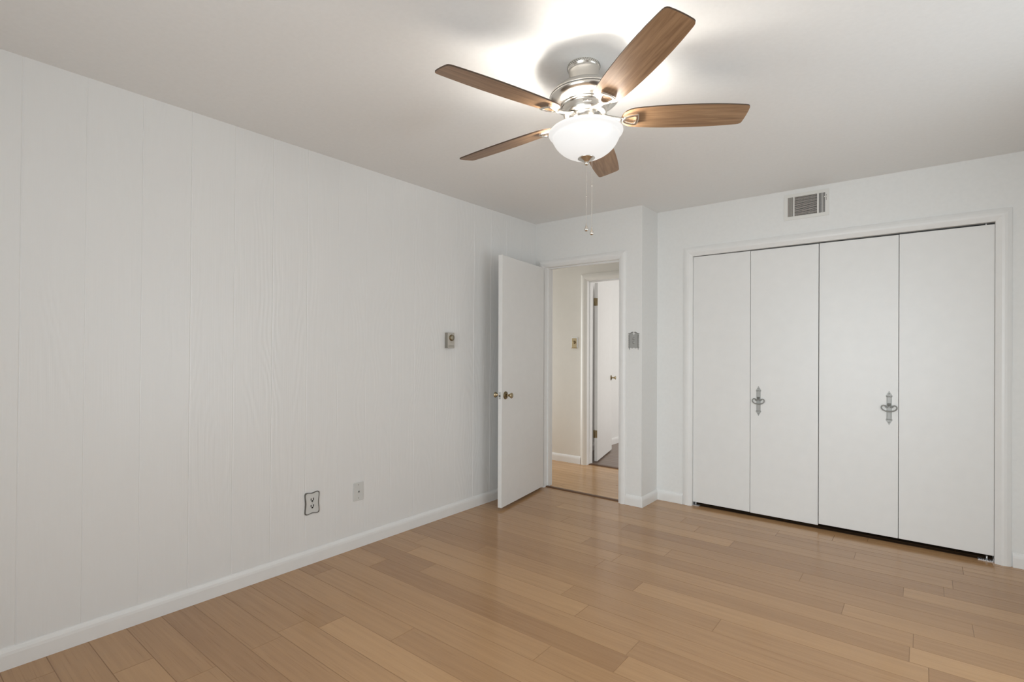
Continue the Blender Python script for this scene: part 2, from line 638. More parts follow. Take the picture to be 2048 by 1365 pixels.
bm = bmesh.new()
add_box(bm, -0.12, ROOM_X + 0.12, REAR_Y - 0.12, 0.30 + WT, H, H + 0.08)
struct('ceiling', bm, M['ceiling'], 'flat off-white bedroom ceiling above the fan', 'ceiling')
bm = bmesh.new()
add_box(bm, -1.72, 1.06, 0.4205, HALL_Y + WT, H, H + 0.08)
add_box(bm, -1.72, -0.1205, 0.0, 0.4205, H, H + 0.08)
struct('ceiling_hall', bm, M['ceiling'], 'white ceiling of the hall behind the doorway', 'ceiling')
bm = bmesh.new()
add_box(bm, -0.72, 2.7, HALL_Y + WT + 0.0005, 3.8, H, H + 0.08)
struct('ceiling_far_room', bm, M['ceiling'], 'white ceiling of the room across the hall', 'ceiling')
bm = bmesh.new()
add_box(bm, 1.0605, ROOM_X + 0.12, 0.4205, 1.1, H, H + 0.08)
struct('ceiling_closet', bm, M['closet'], 'dark ceiling inside the closet', 'ceiling')

# panelled left wall: real V-grooves, leaning very slightly like the boards in the photo
bm = bmesh.new()
gys = [-0.64 - 0.2032 * k for k in range(0, 20)] + [-0.437, -0.234]
gys = sorted(y for y in gys if REAR_Y + 0.03 < y < -0.03)
wid = [random.choice((0.0022, 0.003, 0.0036)) for _ in gys]
prof = [(REAR_Y, 0.0)]
for y, w in zip(gys, wid):
    prof += [(y - w, 0.0), (y, -w * 0.55), (y + w, 0.0)]
prof.append((0.0, 0.0))
lean = 0.0085
bot = [bm.verts.new((d, y - (lean if 0 < i < len(prof) - 1 else 0), 0.0)) for i, (y, d) in enumerate(prof)]
top = [bm.verts.new((d, y + (lean if 0 < i < len(prof) - 1 else 0), H)) for i, (y, d) in enumerate(prof)]
for i in range(len(prof) - 1):
    bm.faces.new((bot[i + 1], bot[i], top[i], top[i + 1]))
bb = [bm.verts.new(p) for p in ((-WT, REAR_Y, 0), (-WT, 0, 0), (-WT, 0, H), (-WT, REAR_Y, H))]
bm.faces.new((bb[0], bb[1], bb[2], bb[3]))
bm.faces.new([bb[0], bb[3], top[0], bot[0]])
bm.faces.new([bb[1], bot[-1], top[-1], bb[2]])
bm.faces.new([bb[3], bb[2]] + top[::-1])
bm.faces.new([bb[1], bb[0]] + bot)
struct('wall_left', bm, M['panel'], 'white painted grooved wood panelling along the left wall', 'wall')

# doorway wall
bm = bmesh.new()
add_box(bm, -0.12, DX0 - 0.018, 0.0, WT, 0, H)
add_box(bm, DX1 + 0.018, XP, 0.0, WT, 0, H)
add_box(bm, DX0 - 0.018, DX1 + 0.018, 0.0, WT, DH + 0.018, H)
struct('wall_doorway', bm, M['wall'], 'white wall holding the open bedroom doorway', 'wall')
bm = bmesh.new()
add_box(bm, XP - WT, XP, WT + 0.0002, YC + WT, 0, H)
struct('wall_return', bm, M['wall'], 'short white return wall between doorway and closet', 'wall')
bm = bmesh.new()
add_box(bm, XP + 0.0002, CX0 - 0.018, YC, YC + WT, 0, H)
add_box(bm, CX1 + 0.018, ROOM_X, YC, YC + WT, 0, H)
zl, zr = CH0 + 0.018, CH1 + 0.018
v = [bm.verts.new(p) for p in ((CX0 - 0.018, YC, zl), (CX1 + 0.018, YC, zr), (CX1 + 0.018, YC + WT, zr), (CX0 - 0.018, YC + WT, zl),
                               (CX0 - 0.018, YC, H), (CX1 + 0.018, YC, H), (CX1 + 0.018, YC + WT, H), (CX0 - 0.018, YC + WT, H))]
for q in ((0, 3, 2, 1), (4, 5, 6, 7), (0, 1, 5, 4), (1, 2, 6, 5), (2, 3, 7, 6), (3, 0, 4, 7)):
    bm.faces.new([v[i] for i in q])
struct('wall_closet', bm, M['wall'], 'white wall around the bifold closet', 'wall')
# closet box
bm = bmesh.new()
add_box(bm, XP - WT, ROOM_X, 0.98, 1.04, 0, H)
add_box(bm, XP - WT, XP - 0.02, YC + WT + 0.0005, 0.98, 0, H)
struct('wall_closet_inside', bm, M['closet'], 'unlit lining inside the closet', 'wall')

# right wall with window, rear wall with window
WZ0, WZ1 = 0.34, 2.06
bm = bmesh.new()
wy0, wy1 = -2.22, -0.98
add_box(bm, ROOM_X, ROOM_X + WT, REAR_Y, wy0, 0, H)
add_box(bm, ROOM_X, ROOM_X + WT, wy1, 1.04, 0, H)
add_box(bm, ROOM_X, ROOM_X + WT, wy0, wy1, 0, WZ0)
add_box(bm, ROOM_X, ROOM_X + WT, wy0, wy1, WZ1, H)
struct('wall_right', bm, M['wall'], 'white wall on the right with a window', 'wall')
bm = bmesh.new()
wx0, wx1 = 1.38, 3.22
add_box(bm, -WT, wx0, REAR_Y - WT, REAR_Y, 0, H)
add_box(bm, wx1, ROOM_X + WT, REAR_Y - WT, REAR_Y, 0, H)
add_box(bm, wx0, wx1, REAR_Y - WT, REAR_Y, 0, WZ0)
add_box(bm, wx0, wx1, REAR_Y - WT, REAR_Y, WZ1, H)
struct('wall_rear', bm, M['wall'], 'white rear wall with a wide window', 'wall')


def window(name, label, horizontal, a0, a1, plane):
    w = thing(name, label, 'window', kind='structure')
    fr, gl_ = bmesh.new(), bmesh.new()

    def bx(bm_, p0, p1, z0, z1, d0, d1):
        if horizontal:
            add_box(bm_, p0, p1, plane + d0, plane + d1, z0, z1)
        else:
            add_box(bm_, plane + d0, plane + d1, p0, p1, z0, z1)
    t = 0.045
    e = 0.001
    bx(fr, a0 + e, a0 + t, WZ0 + e, WZ1 - e, -0.03, 0.03)
    bx(fr, a1 - t, a1 - e, WZ0 + e, WZ1 - e, -0.03, 0.03)
    bx(fr, a0 + t, a1 - t, WZ0 + e, WZ0 + t, -0.03, 0.03)
    bx(fr, a0 + t, a1 - t, WZ1 - t, WZ1 - e, -0.03, 0.03)
    zm = (WZ0 + WZ1) / 2
    bx(fr, a0 + t, a1 - t, zm - 0.018, zm + 0.018, -0.025, 0.025)
    am = (a0 + a1) / 2
    bx(fr, am - 0.02, am + 0.02, WZ0 + t, WZ1 - t, -0.024, 0.024)
    obj('window_frame', fr, M['trim'], w)
    bx(gl_, a0 + t, a1 - t, WZ0 + t, WZ1 - t, -0.002, 0.002)
    obj('pane', gl_, M['glass'], w)


window('window_1', 'white framed double window in the rear wall', True, wx0, wx1, REAR_Y - 0.07)
window('window_2', 'white framed window in the right wall', False, wy0, wy1, ROOM_X + 0.07)

# hall and far room walls
bm = bmesh.new()
add_box(bm, -1.6, D2X0 - 0.016, HALL_Y, HALL_Y + WT, 0, H)
add_box(bm, D2X1 + 0.016, 1.06, HALL_Y, HALL_Y + WT, 0, H)
add_box(bm, D2X0 - 0.016, D2X1 + 0.016, HALL_Y, HALL_Y + WT, D2H + 0.016, H)
struct('wall_hall', bm, M['hallwall'], 'cream hall wall seen through the open doorway', 'wall')
bm = bmesh.new()
add_box(bm, -1.72, -1.6, 0.0, 0.22, 0, H)
add_box(bm, -1.72, -1.6, 0.94, HALL_Y + WT, 0, H)
add_box(bm, -1.72, -1.6, 0.22, 0.94, 2.04, H)  # opening made up to let the hall fill in
add_box(bm, -1.6, -0.1205, 0.0, WT, 0, H)
struct('wall_hall_end', bm, M['hallwall'], 'cream end wall of the hall', 'wall')
bm = bmesh.new()
add_box(bm, -0.55, -0.43, HALL_Y + WT + 0.0005, 3.7, 0, H)
struct('wall_far_room', bm, M['wall'], 'pale wall glimpsed beside the white door across the hall', 'wall')
bm = bmesh.new()
add_box(bm, -0.43, 2.6, 3.58, 3.7, 0, H)
add_box(bm, 2.5, 2.62, HALL_Y + WT + 0.001, 3.58, 0, H)
add_box(bm, 1.0605, 2.5, HALL_Y + WT + 0.001, HALL_Y + WT + 0.06, 0, H)
struct('wall_far_room_back', bm, M['wall'], 'white walls closing the room across the hall', 'wall')

# ------------------------------------------------------------------ baseboards
BP = [(0.0, 0.0), (0.014, 0.0), (0.014, 0.056), (0.012, 0.068), (0.0075, 0.078), (0.004, 0.083), (0.0, 0.084)]


def base(name, label, segs, mat='trim'):
    bm_ = bmesh.new()
    for fn, a0, a1 in segs:
        add_prism(bm_, [(d, z) for d, z in BP], a0, a1, fn)
    return struct(name, bm_, M[mat], label, 'baseboard')


bx_left = lambda x0: (lambda d, z, a: (x0 + d, a, z))
bx_far = lambda y0: (lambda d, z, a: (a, y0 - d, z))
bx_near = lambda y0: (lambda d, z, a: (a, y0 + d, z))
bx_right = lambda x0: (lambda d, z, a: (x0 - d, a, z))
base('baseboard_left', 'white baseboard along the panelled wall', [(bx_left(0.0), REAR_Y, 0.0)])
bm = bmesh.new()
sweep(bm, [(DX1 + 0.066, 0.0), (XP, 0.0), (XP, YC), (CX0 - 0.074, YC)], [(-d, z) for d, z in BP], lambda a, b_, d: (a, b_, d))
struct('baseboard_return', bm, M['trim'], 'white baseboard wrapping the corner beside the doorway', 'baseboard')
base('baseboard_closet', 'white baseboard to the right of the closet', [(bx_far(YC), CX1 + 0.078, ROOM_X)])
base('baseboard_right', 'white baseboard of the right wall', [(bx_right(ROOM_X), REAR_Y, YC - 0.014)])
base('baseboard_rear', 'white baseboard of the rear wall', [(bx_near(REAR_Y), 0.014, ROOM_X - 0.014)])
base('baseboard_hall', 'cream baseboard of the hall', [(bx_far(HALL_Y), -1.6, D2X0 - 0.078)])
base('baseboard_far_room', 'white baseboard beside the door across the hall', [(bx_left(-0.43), HALL_Y + WT + 0.08, 3.58)])

# ------------------------------------------------------------------ casings, jambs, thresholds


def casing_prof(w, t=0.019):
    return [(0.0, 0.0), (0.0, 0.006), (0.004, 0.008), (w * 0.22, t * 0.72), (w * 0.38, t * 0.96), (w * 0.55, t),
            (w * 0.72, t * 0.9), (w * 0.88, t * 0.66), (w, t * 0.45), (w, 0.0)]


def casing(name, label, x0, x1, z0, z1, w, y, side=1, mat='trim'):
    """three-sided casing; travel up the left side, across, down the right, profile to the left of travel"""
    bm_ = bmesh.new()
    fn = (lambda a, b_, d: (a, y - d * side, b_))
    sweep(bm_, [(x0, 0.0), (x0, z0), (x1, z1), (x1, 0.0)], casing_prof(w), fn)
    return struct(name, bm_, M[mat], label, 'trim')


def jamb(name, label, x0, x1, zl_, zr_, y0, y1, t=0.016, stop=None):
    bm_ = bmesh.new()
    add_box(bm_, x0 - t, x0, y0, y1, 0, zl_)
    add_box(bm_, x1, x1 + t, y0, y1, 0, zr_)
    v_ = [bm_.verts.new(p) for p in ((x0 - t, y0, zl_), (x1 + t, y0, zr_), (x1 + t, y1, zr_), (x0 - t, y1, zl_),
                                     (x0 - t, y0, zl_ + t), (x1 + t, y0, zr_ + t), (x1 + t, y1, zr_ + t), (x0 - t, y1, zl_ + t))]
    for q in ((0, 3, 2, 1), (4, 5, 6, 7), (0, 1, 5, 4), (1, 2, 6, 5), (2, 3, 7, 6), (3, 0, 4, 7)):
        bm_.faces.new([v_[i] for i in q])
    if stop:
        s0, s1 = stop
        add_box(bm_, x0, x0 + 0.011, s0, s1, 0, zl_)
        add_box(bm_, x1 - 0.011, x1, s0, s1, 0, zr_)
        add_box(bm_, x0 + 0.011, x1 - 0.011, s0, s1, zl_ - 0.011, zl_)
    return struct(name, bm_, M['trim'], label, 'trim')


casing('trim_1', 'white moulded casing around the open bedroom doorway', DX0 - 0.002, DX1 + 0.002, DH + 0.002, DH + 0.002, 0.062, 0.0)
casing('trim_2', 'white rounded casing around the bifold closet', CX0, CX1, CH0, CH1, 0.073, YC)
casing('trim_3', 'cream casing of the second doorway across the hall', D2X0, D2X1, D2H, D2H, 0.075, HALL_Y, 1, 'halltrim')
jamb('trim_4', 'white jamb lining the open bedroom doorway', DX0, DX1, DH, DH, 0.0, WT, stop=(0.042, 0.075))
jamb('trim_5', 'white jamb lining the closet opening', CX0, CX1, CH0, CH1, YC, YC + WT)
jamb('trim_6', 'white jamb lining the doorway across the hall', D2X0, D2X1, D2H, D2H, HALL_Y, HALL_Y + WT, stop=(HALL_Y + 0.045, HALL_Y + 0.078))
bm = bmesh.new()
sweep(bm, [(DX0 - 0.002, 0.0), (DX0 - 0.002, DH), (DX1 + 0.002, DH), (DX1 + 0.002, 0.0)], casing_prof(0.062), lambda a, b_, d: (a, WT + d, b_))
struct('trim_7', bm, M['trim'], 'casing of the bedroom doorway on the hall side', 'trim')
bm = bmesh.new()
add_prism(bm, [(0.018, 0.0), (0.024, 0.007), (0.040, 0.010), (0.060, 0.006), (0.066, 0.0)], DX0 + 0.0, DX1 - 0.0, lambda y_, z_, x_: (x_, y_, z_))
struct('trim_8', bm, M['threshold'], 'dark wood threshold strip in the bedroom doorway', 'threshold')
bm = bmesh.new()
add_prism(bm, [(1.078, 0.0), (1.085, 0.008), (1.105, 0.011), (1.13, 0.008), (1.138, 0.0)], D2X0, D2X1, lambda y_, z_, x_: (x_, y_, z_))
struct('trim_9', bm, M['threshold'], 'reddish wood threshold strip across the hall', 'threshold')

# ------------------------------------------------------------------ doors


def knob_mesh(bm_, out, ctr, axis_out):
    """flared antique knob: rosette + neck + trumpet knob, axis along axis_out"""
    z = Vector(axis_out).normalized()
    x = z.cross(Vector((0, 0, 1))).normalized()
    y = z.cross(x)
    mt = Matrix(((x.x, y.x, z.x, ctr[0]), (x.y, y.y, z.y, ctr[1]), (x.z, y.z, z.z, ctr[2]), (0, 0, 0, 1)))
    for prof_, seg in out:
        add_lathe(bm_, prof_, seg, (0, 0, 0), mt)


ROSETTE = ([(0.0, 0.0), (0.030, 0.0), (0.032, 0.003), (0.030, 0.006), (0.024, 0.007), (0.022, 0.010), (0.016, 0.011), (0.0, 0.012)], 24)
KNOB = ([(0.0, 0.010), (0.0105, 0.012), (0.009, 0.022), (0.0085, 0.032), (0.012, 0.040), (0.019, 0.048), (0.0225, 0.055),
         (0.0225, 0.059), (0.020, 0.062), (0.014, 0.0605), (0.009, 0.059), (0.006, 0.062), (0.0, 0.0635)], 24)


def slab_door(name, label, hinge, ang, width, thick, height, gap, side, cat='door'):
    """local: x along leaf from hinge, y thickness (0..thick*side), z up"""
    d = thing(name, label, cat, (hinge[0], hinge[1], 0), ang, kind='structure')
    bm_ = bmesh.new()
    bevel_box(bm_, 0.0, width, min(0, thick * side), max(0, thick * side), gap, gap + height, 0.0015, 1)
    obj('leaf', bm_, M['door'], d)
    return d


# bedroom door, standing 80 degrees open against the panelled wall.
# visible face corner (0.243,-0.774), face leads back to the hinge at the left jamb
A1 = math.radians(-90 + 9.4)
hx, hy = 0.243 - 0.748 * math.cos(A1), -0.774 - 0.748 * math.sin(A1)
door1 = slab_door('door_1', 'white slab bedroom door standing open beside the panelled wall', (hx, hy), A1, 0.748, 0.035, 1.996, 0.020, -1)
KX, KZ = 0.748 - 0.054, 0.905
for sgn, nm in ((1, 'door_knob'), (-1, 'door_knob')):
    y0 = 0.0 if sgn > 0 else -0.035
    bm = bmesh.new()
    knob_mesh(bm, [ROSETTE], (KX, y0, KZ), (0, sgn, 0))
    # pierced petals on the rosette
    for k in range(8):
        a = 2 * PI * k / 8
        add_sphere(bm, (KX + 0.0235 * math.cos(a), y0 + sgn * 0.0065, KZ + 0.0235 * math.sin(a)), 0.0055, 8, 6)
    kb = obj(nm, bm, M['brass_dark'], door1)
    bm = bmesh.new()
    knob_mesh(bm, [KNOB], (KX, y0, KZ), (0, sgn, 0))
    obj('knob_grip', bm, M['brass'], kb)
bm = bmesh.new()
bevel_box(bm, 0.748 - 0.0005, 0.748 + 0.0015, -0.029, -0.006, KZ - 0.028, KZ + 0.028, 0.0006, 1)
lp = obj('latch_plate', bm, M['ivory'], door1)
bm = bmesh.new()
bevel_box(bm, 0.748 + 0.001, 0.748 + 0.010, -0.024, -0.011, KZ - 0.009, KZ + 0.007, 0.002, 1)
obj('latch_bolt', bm, M['pewter_edge'], lp)
bm = bmesh.new()
for zz in (-0.021, 0.021):
    knob_mesh(bm, [([(0, 0), (0.0035, 0), (0.003, 0.0012), (0, 0.0015)], 10)], (0.748 + 0.0014, -0.0175, KZ + zz), (1, 0, 0.0001))
obj('screw', bm, M['pewter_edge'], lp)
for hz in (0.25, 1.05, 1.80):
    bm = bmesh.new()
    add_lathe(bm, [(0, -0.045), (0.005, -0.045), (0.005, 0.045), (0, 0.045)], 10, (-0.006, -0.039, hz))
    add_box(bm, -0.003, 0.0005, -0.036, -0.004, hz - 0.043, hz + 0.043)
    obj('hinge', bm, M['brass_dark'], door1)
# strike plate let into the right-hand jamb
bm = bmesh.new()
bevel_box(bm, DX1 - 0.0015, DX1 + 0.0005, 0.008, 0.036, 0.935, 0.995, 0.0006, 1)
tag(obj('strike_plate', bm, M['pewter_edge']), 'small dark strike plate in the right jamb of the bedroom doorway', 'strike plate')

# door across the hall, swung away into the far room
A2 = math.atan2(0.962, -0.272)
door4 = slab_door('door_4', 'white slab door with brass hinges standing open across the hall', (-0.031, 1.225), A2, 0.757, 0.035, 2.01, 0.015, 1)
bm = bmesh.new()
knob_mesh(bm, [ROSETTE], (0.757 - 0.06, 0.0, 0.922), (0, -1, 0))
kb = obj('door_knob', bm, M['brass_dark'], door4)
bm = bmesh.new()
knob_mesh(bm, [KNOB], (0.757 - 0.06, 0.0, 0.922), (0, -1, 0))
obj('knob_grip', bm, M['brass'], kb)
for hz in (1.81, 0.32):
    bm = bmesh.new()
    bevel_box(bm, -0.0035, 0.0002, 0.002, 0.030, hz - 0.042, hz + 0.042, 0.0008, 1)
    add_box(bm, -0.0032, -0.0005, 0.030, 0.047, hz - 0.042, hz + 0.042)
    add_lathe(bm, [(0, -0.043), (0.0045, -0.043), (0.0045, 0.043), (0.003, 0.047), (0, 0.049)], 10, (-0.007, 0.032, hz))
    hg = obj('hinge', bm, M['brass_dark'], door4)
    bm = bmesh.new()
    for q in (-0.028, 0.0, 0.028):
        knob_mesh(bm, [([(0, 0), (0.003, 0), (0.0025, 0.001), (0, 0.0013)], 8)], (-0.0035, 0.014 + (0.006 if q else -0.004), hz + q), (-1, 0, 0.0001))
    obj('screw', bm, M['brass'], hg)

# bifold closet doors
PANEL_Y = YC + 0.016
PT = 0.028


def handle_plate_outline(h=0.1135, w=0.0148):
    half = [(0.0, h), (0.0042, h - 0.007), (0.0055, h - 0.010), (0.0072, h - 0.014), (0.012, h - 0.021), (0.0135, h - 0.026), (0.0175, h - 0.030),
            (0.0185, h - 0.036), (0.016, h - 0.041), (w, h - 0.044), (w, 0.0)]
    right = half[:-1] + [(a, -b_) for a, b_ in half[:-1][::-1]]
    left = [(-a, b_) for a, b_ in right[::-1]][1:-1]
    return right + left


def make_handle(parent, x, z, yf):
    fn = lambda a, b_, d: (x + a, yf - d, z + b_)
    bm_ = bmesh.new()
    out = handle_plate_outline()
    add_prism(bm_, out, 0.0, 0.0022, fn)
    for s in (1, -1):       # cast ribs and bosses on the spear ends
        add_tube(bm_, [fn(-0.015, s * 0.0715, 0.002), fn(0, s * 0.0735, 0.0032), fn(0.015, s * 0.0715, 0.002)], 0.0016, 6)
        for q in (-0.0105, 0.0, 0.0105):
            add_sphere(bm_, fn(q, s * 0.078, 0.0022), 0.0044, 8, 6)
        add_sphere(bm_, fn(0, s * 0.094, 0.0022), 0.0046, 8, 6)
    for q in (-0.0105, 0.0105):
        add_tube(bm_, [fn(q, 0.066, 0.0022), fn(q, -0.066, 0.0022)], 0.0011, 6)
    hd = obj('handle', bm_, M['pewter'], parent)
    bm_ = bmesh.new()
    bevel_box(bm_, x - 0.0095, x + 0.0095, yf - 0.013, yf - 0.002, z + 0.021, z + 0.031, 0.002, 2)
    obj('handle_mount', bm_, M['pewter_edge'], hd)
    bm_ = bmesh.new()
    half = [(0.0045, 0.022), (0.0052, 0.012), (0.008, 0.0055), (0.0135, 0.0035), (0.0185, 0.0055), (0.021, 0.0105), (0.019, 0.0145)]
    scroll_r = half
    outer = [(0.0235, 0.0150), (0.031, 0.0165), (0.0385, 0.0125), (0.0425, 0.004), (0.0405, -0.0055), (0.033, -0.014), (0.0215, -0.0195), (0.0105, -0.022), (0.0, -0.0228)]

    def dep(b_):
        return 0.0075 + 0.006 * max(0.0, (0.02 - b_) / 0.042)
    pr = scroll_r + outer
    add_tube(bm_, [fn(a, b_, dep(b_)) for a, b_ in pr] + [fn(-a, b_, dep(b_)) for a, b_ in pr[::-1][1:]], 0.0040, 10)
    for s in (1, -1):
        add_sphere(bm_, fn(s * 0.0185, 0.0135, dep(0.0135)), 0.0042, 10, 8)
    obj('bail_pull', bm_, M['pewter_mid'], hd)
    return hd


def bifold(name, label, xs, z0, z1, hpanel, hx_, hz_):
    d = thing(name, label, 'closet door', ((xs[0] + xs[2]) / 2, PANEL_Y, 0), kind='structure')
    ox = (xs[0] + xs[2]) / 2
    for k in (0, 1):
        bm_ = bmesh.new()
        bevel_box(bm_, xs[k] - ox + 0.0014, xs[k + 1] - ox - 0.0014, 0, PT, z0[k], z1[k], 0.0012, 1)
        obj('panel', bm_, M['door'], d)
    make_handle(d, hx_ - ox, hz_, 0.0)
    for xx in (xs[0] - ox + 0.05 if hpanel else xs[2] - ox - 0.05, xs[1] - ox):
        pass
    return d


bifold('door_2', 'left white bifold closet door with its handle beside the fold', (1.3705, 1.8105, 2.2675), (0.030, 0.027), (2.0325, 2.0315), 1, 1.8700, 0.8855)
bifold('door_3', 'right white bifold closet door, hung slightly higher, with its handle beside the fold', (2.2690, 2.7270, 3.1925), (0.037, 0.037), (2.0330, 2.0345), 0, 2.6765, 0.8905)

# top pivot pin seen in the gap and floor brackets


def pivot_bracket(label, x0, x1, flip):
    t = thing('pivot_bracket', label, 'bracket', ((x0 + x1) / 2, PANEL_Y + 0.012, 0), group='floor brackets of the closet doors')
    hw = (x1 - x0) / 2
    bm_ = bmesh.new()
    bevel_box(bm_, -hw, hw, -0.018, 0.016, 0.0, 0.004, 0.001, 1)
    if flip:
        bevel_box(bm_, hw - 0.003, hw, -0.018, 0.016, 0.0, 0.022, 0.0008, 1)
    else:
        bevel_box(bm_, -hw, -hw + 0.003, -0.018, 0.016, 0.0, 0.022, 0.0008, 1)
    for k in range(7):
        xx = -hw + 0.006 + k * (2 * hw - 0.012) / 6
        add_box(bm_, xx - 0.0012, xx + 0.0012, -0.016, 0.012, 0.004, 0.008)
    obj('base_plate', bm_, M['zinc'], t)
    bm_ = bmesh.new()
    px = -0.006 if not flip else 0.006
    add_lathe(bm_, [(0, 0.004), (0.0045, 0.004), (0.0045, 0.028), (0, 0.028)], 12, (px, 0.0, 0.0))
    obj('pivot_pin', bm_, M['zinc'], t)
    return t


pivot_bracket('small zinc pivot bracket on the floor at the left end of the closet', 1.373, 1.424, False)
pivot_bracket('small zinc pivot bracket on the floor at the right end of the closet', 3.118, 3.1905, True)
# overhead track pins
bm = bmesh.new()
add_lathe(bm, [(0, 2.0345), (0.004, 2.0345), (0.004, 2.047), (0, 2.047)], 10, (3.152, PANEL_Y + 0.012, 0))
tag(obj('pivot_pin', bm, M['zinc']), 'pale pin in the dark gap above the right end of the closet', 'pin')

# ------------------------------------------------------------------ air vent above the closet
VX0, VX1, VZ0, VZ1 = 2.046, 2.331, 2.223, 2.409
vent = thing('air_vent', 'white wall register with dark louvres above the closet doors', 'vent', ((VX0 + VX1) / 2, YC, (VZ0 + VZ1) / 2))
cx, cz_ = (VX0 + VX1) / 2, (VZ0 + VZ1) / 2
fv = lambda a, b_, d: (a - cx, -d, b_ - cz_)
bm = bmesh.new()
groups = [(2.070, 2.106), (2.114, 2.258), (2.267, 2.308)]
z0v, z1v = 2.246, 2.386
xs = [VX0] + [e for g in groups for e in g] + [VX1]
for a, b_ in ((VX0, groups[0][0]), (groups[0][1], groups[1][0]), (groups[1][1], groups[2][0]), (groups[2][1], VX1)):
    add_box(bm, a - cx, b_ - cx, -0.006, 0.0, z0v - cz_, z1v - cz_)
add_box(bm, VX0 - cx, VX1 - cx, -0.006, 0.0, VZ0 - cz_, z0v - cz_)
add_box(bm, VX0 - cx, VX1 - cx, -0.006, 0.0, z1v - cz_, VZ1 - cz_)
obj('faceplate', bm, M['ventwhite'], vent)
bm = bmesh.new()
add_box(bm, groups[0][0] - cx, groups[2][1] - cx, -0.0012, -0.0002, z0v - cz_, z1v - cz_)
obj('duct_shade', bm, M['black'], vent)  # flat black sheet stands in for the shade inside the duct
for gi, (a, b_) in enumerate(groups):
    if gi == 1:
        n = 20
        for k in range(n):
            zz = z0v + (k + 0.5) * (z1v - z0v) / n
            bm = bmesh.new()
            add_box(bm, a - cx, b_ - cx, -0.0055, -0.0014, zz - cz_ - 0.0013, zz - cz_ + (0.0013 if k % 3 else 0.0003))
            obj('slat', bm, M['ventslat'], vent)
    else:
        n = 6
        for k in range(n):
            xx = a + k * (b_ - a) / (n - 1)
            bm = bmesh.new()
            add_box(bm, xx - cx - 0.0017, xx - cx + 0.0017, -0.0058, -0.0014, z0v - cz_, z1v - cz_)
            obj('slat', bm, M['ventwhite'] if gi == 2 else M['ventslat'], vent)
bm = bmesh.new()
add_box(bm, 2.313 - cx, 2.316 - cx, -0.0064, -0.0061, 2.330 - cz_, 2.372 - cz_)
ls = obj('lever_slot', bm, M['beige_dark'], vent)
bm = bmesh.new()
bevel_box(bm, 2.300 - cx, 2.322 - cx, -0.016, -0.006, 2.3505 - cz_, 2.3565 - cz_, 0.001, 1)
obj('lever', bm, M['ventwhite'], vent)

# ------------------------------------------------------------------ wall things on the panelling
# thermostat
ty, tz = -1.122, 1.3375
th = thing('thermostat', 'small beige box thermostat with round brass dial on the panelled wall', 'thermostat', (0, ty, tz))
bm = bmesh.new()
bevel_box(bm, 0.0, 0.030, -0.036, 0.036, -0.058, 0.058, 0.0015, 1)
hs = obj('housing', bm, M['beige_dark'], th)
bm = bmesh.new()
bevel_box(bm, 0.030, 0.0325, -0.0345, 0.0345, -0.0565, 0.0565, 0.001, 1)
obj('faceplate', bm, M['beige'], th)
bm = bmesh.new()
mtx = Matrix(((0, 0, 1, 0.0325), (1, 0, 0, 0.002), (0, 1, 0, 0.020), (0, 0, 0, 1)))
add_lathe(bm, [(0, 0), (0.0235, 0), (0.0245, 0.004), (0.0225, 0.010), (0.019, 0.011), (0.0, 0.0112)], 28, (0, 0, 0), mtx)
dl = obj('dial', bm, M['brass_dark'], th)
bm = bmesh.new()
add_lathe(bm, [(0, 0.0112), (0.0185, 0.0112), (0.016, 0.014), (0.0, 0.0155)], 24, (0, 0, 0), mtx)
for k in range(3):
    a = k * PI / 3
    pass
obj('dial_cap', bm, M['dull_brass'], dl)
bm = bmesh.new()
for k in range(8):
    add_box(bm, 0.0324, 0.0329, -0.030, 0.030, -0.050 + k * 0.0017, -0.0493 + k * 0.0017)
obj('grille', bm, M['beige_dark'], th)
bm = bmesh.new()
add_box(bm, 0.0324, 0.0330, -0.012, 0.012, -0.0185, -0.0175)
add_box(bm, 0.0324, 0.0330, -0.009, 0.009, -0.0145, -0.0138)
obj('scale_mark', bm, M['beige_dark'], th)


# outlet with scalloped pewter plate
def scallop(w, h, inset=0.0, n=12):
    """wavy-edged rectangle outline, rounded corners"""
    pts = []
    hw, hh = w / 2 - inset, h / 2 - inset
    amp = 0.0045
    corners = [(1, 1), (-1, 1), (-1, -1), (1, -1)]
    # right side going up, top going left, left going down, bottom going right
    rc = 0.012

    def side(p0, p1, nrm):
        for i in range(n + 1):
            t = i / n
            k = -amp * math.sin(PI * t) ** 2
            pts.append((p0[0] + (p1[0] - p0[0]) * t + nrm[0] * k, p0[1] + (p1[1] - p0[1]) * t + nrm[1] * k))

    def corner(c, a0):
        for i in range(1, 5):
            a = a0 + (PI / 2) * i / 5
            pts.append((c[0] + rc * math.cos(a), c[1] + rc * math.sin(a)))
    side((hw, -hh + rc), (hw, hh - rc), (1, 0))
    corner((hw - rc, hh - rc), 0)
    side((hw - rc, hh), (-hw + rc, hh), (0, 1))
    corner((-hw + rc, hh - rc), PI / 2)
    side((-hw, hh - rc), (-hw, -hh + rc), (-1, 0))
    corner((-hw + rc, -hh + rc), PI)
    side((-hw + rc, -hh), (hw - rc, -hh), (0, -1))
    corner((hw - rc, -hh + rc), 1.5 * PI)
    return pts


